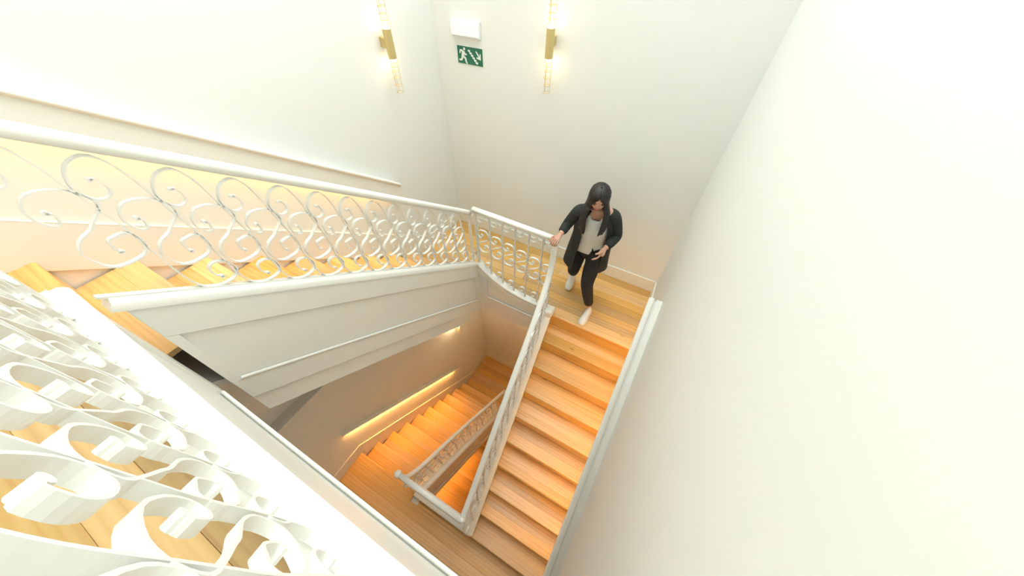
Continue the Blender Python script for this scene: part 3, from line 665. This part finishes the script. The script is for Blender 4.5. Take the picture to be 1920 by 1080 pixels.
# hair: one long curtain, parted in front of the face
def hair_rows():
    W = lambda z: V((hc.x, hc.y, z))
    rows = [(H(0, -.005, .134), .004, .004, .004, 0), (H(0, -.005, .128), .035, .036, .040, 0), (H(0, -.005, .112), .064, .068, .074, 0), (H(0, -.004, .088), .084, .090, .096, 0), (H(0, -.003, .066), .091, .097, .106, 8),
            (H(0, 0, .035), .094, .099, .110, 30), (H(0, 0, -.01), .094, .100, .112, 38), (H(0, 0, -.06), .097, .100, .118, 40), (W(1.475), .108, .098, .135, 40), (W(1.43), .125, .100, .165, 37), (W(1.37), .135, .112, .215, 33),
            (W(1.31), .135, .125, .235, 30), (W(1.26), .128, .130, .24, 30), (W(1.225), .115, .122, .235, 34)]
    n = 72; R = []
    for i, (c, wd, fd, bd, op) in enumerate(rows):
        ring = []; fs = HF if i < 8 else F
        for j in range(n):
            a = math.radians(op+(360-2*op)*j/(n-1)); sa, ca = math.cos(a), math.sin(a); dd = fd if sa > 0 else bd
            wv = 1+(.018*math.sin(11*a+i*.35)+.014*math.sin(23*a+1+i*.2))*min(1, i/5)
            p = c+S*ca*wd*wv+fs*sa*dd*wv
            if i == len(rows)-1: p = p+U*(.018*math.sin(9*a)+.012*math.sin(21*a))
            ring.append(tuple(p))
        R.append(ring)
    return R
mb = MB(); mb.rings(hair_rows(), False, False); mb.ball(H(0, -.012, .03), .084, .095, .094, 20, 14, (HS, HF, HU)); hr = mb.obj('hair', HAIR, WM, smooth='all')
sd_ = hr.modifiers.new('solid', 'SOLIDIFY'); sd_.thickness = .014; sd_.offset = -1
sb_ = hr.modifiers.new('sub', 'SUBSURF'); sb_.levels = 1; sb_.render_levels = 2
# torso clothing: lofted rings
def loft(name, m, rings, a0=0, a1=360, n=36, solid=0, parent=WM):
    """rings: (centre, side half width, front depth, back depth, side-axis)"""
    mb = MB(); closed = (a1-a0) >= 360; R = []
    for (c, wd, fd, bd, *dr) in rings:
        ring = []
        for j in range(n):
            a = math.radians(a0+(a1-a0)*j/(n if closed else n-1)); sa = math.cos(a); ca = math.sin(a)   # a=0 front
            dd = fd if sa > 0 else bd; fold = 1+.025*math.sin(a*7+c.z*9)
            ring.append(tuple(V(c)+S*ca*wd*fold+F*sa*dd*fold-U*(dr[0]*max(0, sa)**3 if dr else 0)))
        R.append(ring)
    mb.rings(R, closed, False); o = mb.obj(name, m, parent, smooth='all')
    if solid:
        md = o.modifiers.new('solid', 'SOLIDIFY'); md.thickness = solid
        sb = o.modifiers.new('sub', 'SUBSURF'); sb.levels = 1; sb.render_levels = 1
    return o
loft('blouse', BLOUSE, [(V((2.205, 1.625, .86)), .175, .125, .115), (V((2.205, 1.61, .95)), .172, .125, .11), (bel, .165, .13, .10), (V((2.21, 1.59, 1.11)), .165, .145, .10), (che, .17, .15, .105), (V((2.215, 1.55, 1.29)), .155, .125, .095), (V((2.215, 1.53, 1.36)), .115, .09, .08), (V((2.215, 1.52, 1.40)), .072, .072, .062, .10)], solid=.006)
jk = loft('jacket', BLACK, [(V((2.19, 1.65, .62)), .245, .21, .16), (V((2.195, 1.64, .72)), .235, .20, .155), (V((2.20, 1.63, .85)), .222, .185, .15), (bel, .205, .175, .14), (V((2.21, 1.59, 1.11)), .20, .17, .135), (che, .20, .17, .135), (V((2.215, 1.55, 1.30)), .185, .135, .12), (V((2.215, 1.535, 1.375)), .14, .10, .10), (V((2.215, 1.525, 1.42)), .085, .075, .075)], 36, 324, 36, .008)
skin('jacket_sleeve', BLACK, [(V((2.255, 1.545, 1.375)), .062), (sL+V((.005, 0, .0)), .075), (sL.lerp(eL, .5), .062), (eL, .056), (eL.lerp(wL, .55), .05), (wL.lerp(eL, .12), .044)], [(0,1),(1,2),(2,3),(3,4),(4,5)])
skin('jacket_sleeve', BLACK, [(V((2.17, 1.515, 1.375)), .062), (sR_+V((-.005, 0, .0)), .075), (sR_.lerp(eR, .5), .062), (eR, .056), (eR.lerp(wR, .5), .05), (wR.lerp(eR, .2), .044)], [(0,1),(1,2),(2,3),(3,4),(4,5)])
skin('trousers', TROUSER, [(pel+V((0,0,-.06)), .112), (hL, .108), (hL.lerp(kL, .5), .092), (kL, .074), (kL.lerp(aL, .5), .066), (aL+V((-.005, 0, .035)), .052), (hR, .108), (hR.lerp(kR, .5), .09), (kR, .072), (kR.lerp(aR, .5), .062), (aR+V((0, -.01, .035)), .05)],
     [(0,1),(1,2),(2,3),(3,4),(4,5),(0,6),(6,7),(7,8),(8,9),(9,10)])
# shoes
def shoe(heel, toe, lift):
    h = V(heel); t = V(toe); d = t-h; L_ = d.length; d.normalize(); s = d.cross(U).normalized(); u = s.cross(d).normalized()
    if u.z < 0: u = -u
    prof = [(-.03, .024, .05), (.0, .034, .085), (.04, .037, .082), (.09, .038, .066), (.14, .044, .052), (.19, .043, .042), (.23, .033, .034), (.25, .014, .022)]
    sc = L_/.25; mb = MB(); R = []; R2 = []
    for x, wd, hh in prof:
        c = h+d*x*sc
        R.append([tuple(c+s*wd*math.cos(a)+u*(.014+max(0, math.sin(a))*hh)) for a in [math.pi*i/10 for i in range(11)]])
        R2.append([tuple(c+s*(wd+.004)*q+u*z) for q, z in ((-1, 0), (1, 0), (1, .016), (-1, .016))])
    o = mb.rings(R).obj('shoe', SHOE, WM, smooth='all')
    so = MB().rings(R2).obj('sole', SOLE, o, bevel=.003); so.location = (0, 0, 0)
    return o
shoe((2.408, 1.50, .004), (2.392, 1.262, .004), 0)
shoe((2.03, 1.90, .085), (2.05, 1.685, .008), 0)
# hands
def hand(wrist, d, palm_n, curl, side, label=None):
    """wrist point, finger direction d, palm normal, curl angles per joint"""
    W_ = V(wrist); d = V(d).normalized(); n = V(palm_n); n = (n-d*n.dot(d)).normalized(); s = d.cross(n)*side
    J = [(W_-d*.02, .022), (W_+d*.03, (.034, .016)), (W_+d*.075, (.040, .014))]; E = [(0, 1), (1, 2)]
    o = skin('hand', SKIN, J, E, 0, 2)
    for k, (off, ln) in enumerate(((-.030, .066), (-.010, .075), (.010, .070), (.029, .055))):
        p = W_+d*.07+s*off; a = 0; J = [(p-d*.01, .009), (p, .009)]; dd = d.copy()
        for q, part in enumerate((.45, .32, .25)):
            a += math.radians(curl[q]); dv = d*math.cos(a)+n*math.sin(a); p = p+dv*ln*part*1.15; J.append((p, .0088-.001*q))
        f = skin('finger', SKIN, J, [(i, i+1) for i in range(len(J)-1)], 0, 1, o)
    p = W_+d*.022-s*.028; tv = (d*.7-s*.75+n*.35).normalized(); J = [(p, .011), (p+tv*.035, .0105)]; tv2 = (d*.8-s*.1+n*.7).normalized()
    J += [(J[-1][0]+tv2*.028, .0095), (J[-1][0]+tv2*.052, .008)]
    skin('thumb', SKIN, J, [(0,1),(1,2),(2,3)], 0, 1, o)
    return o
hand(wR, (V((1.945, 1.25, 1.128))-wR), (0, 0, -1), (28, 50, 45), 1)
hand(wL, V((-.15, -.55, -.55)), (-1, -.1, .1), (18, 22, 18), 1)
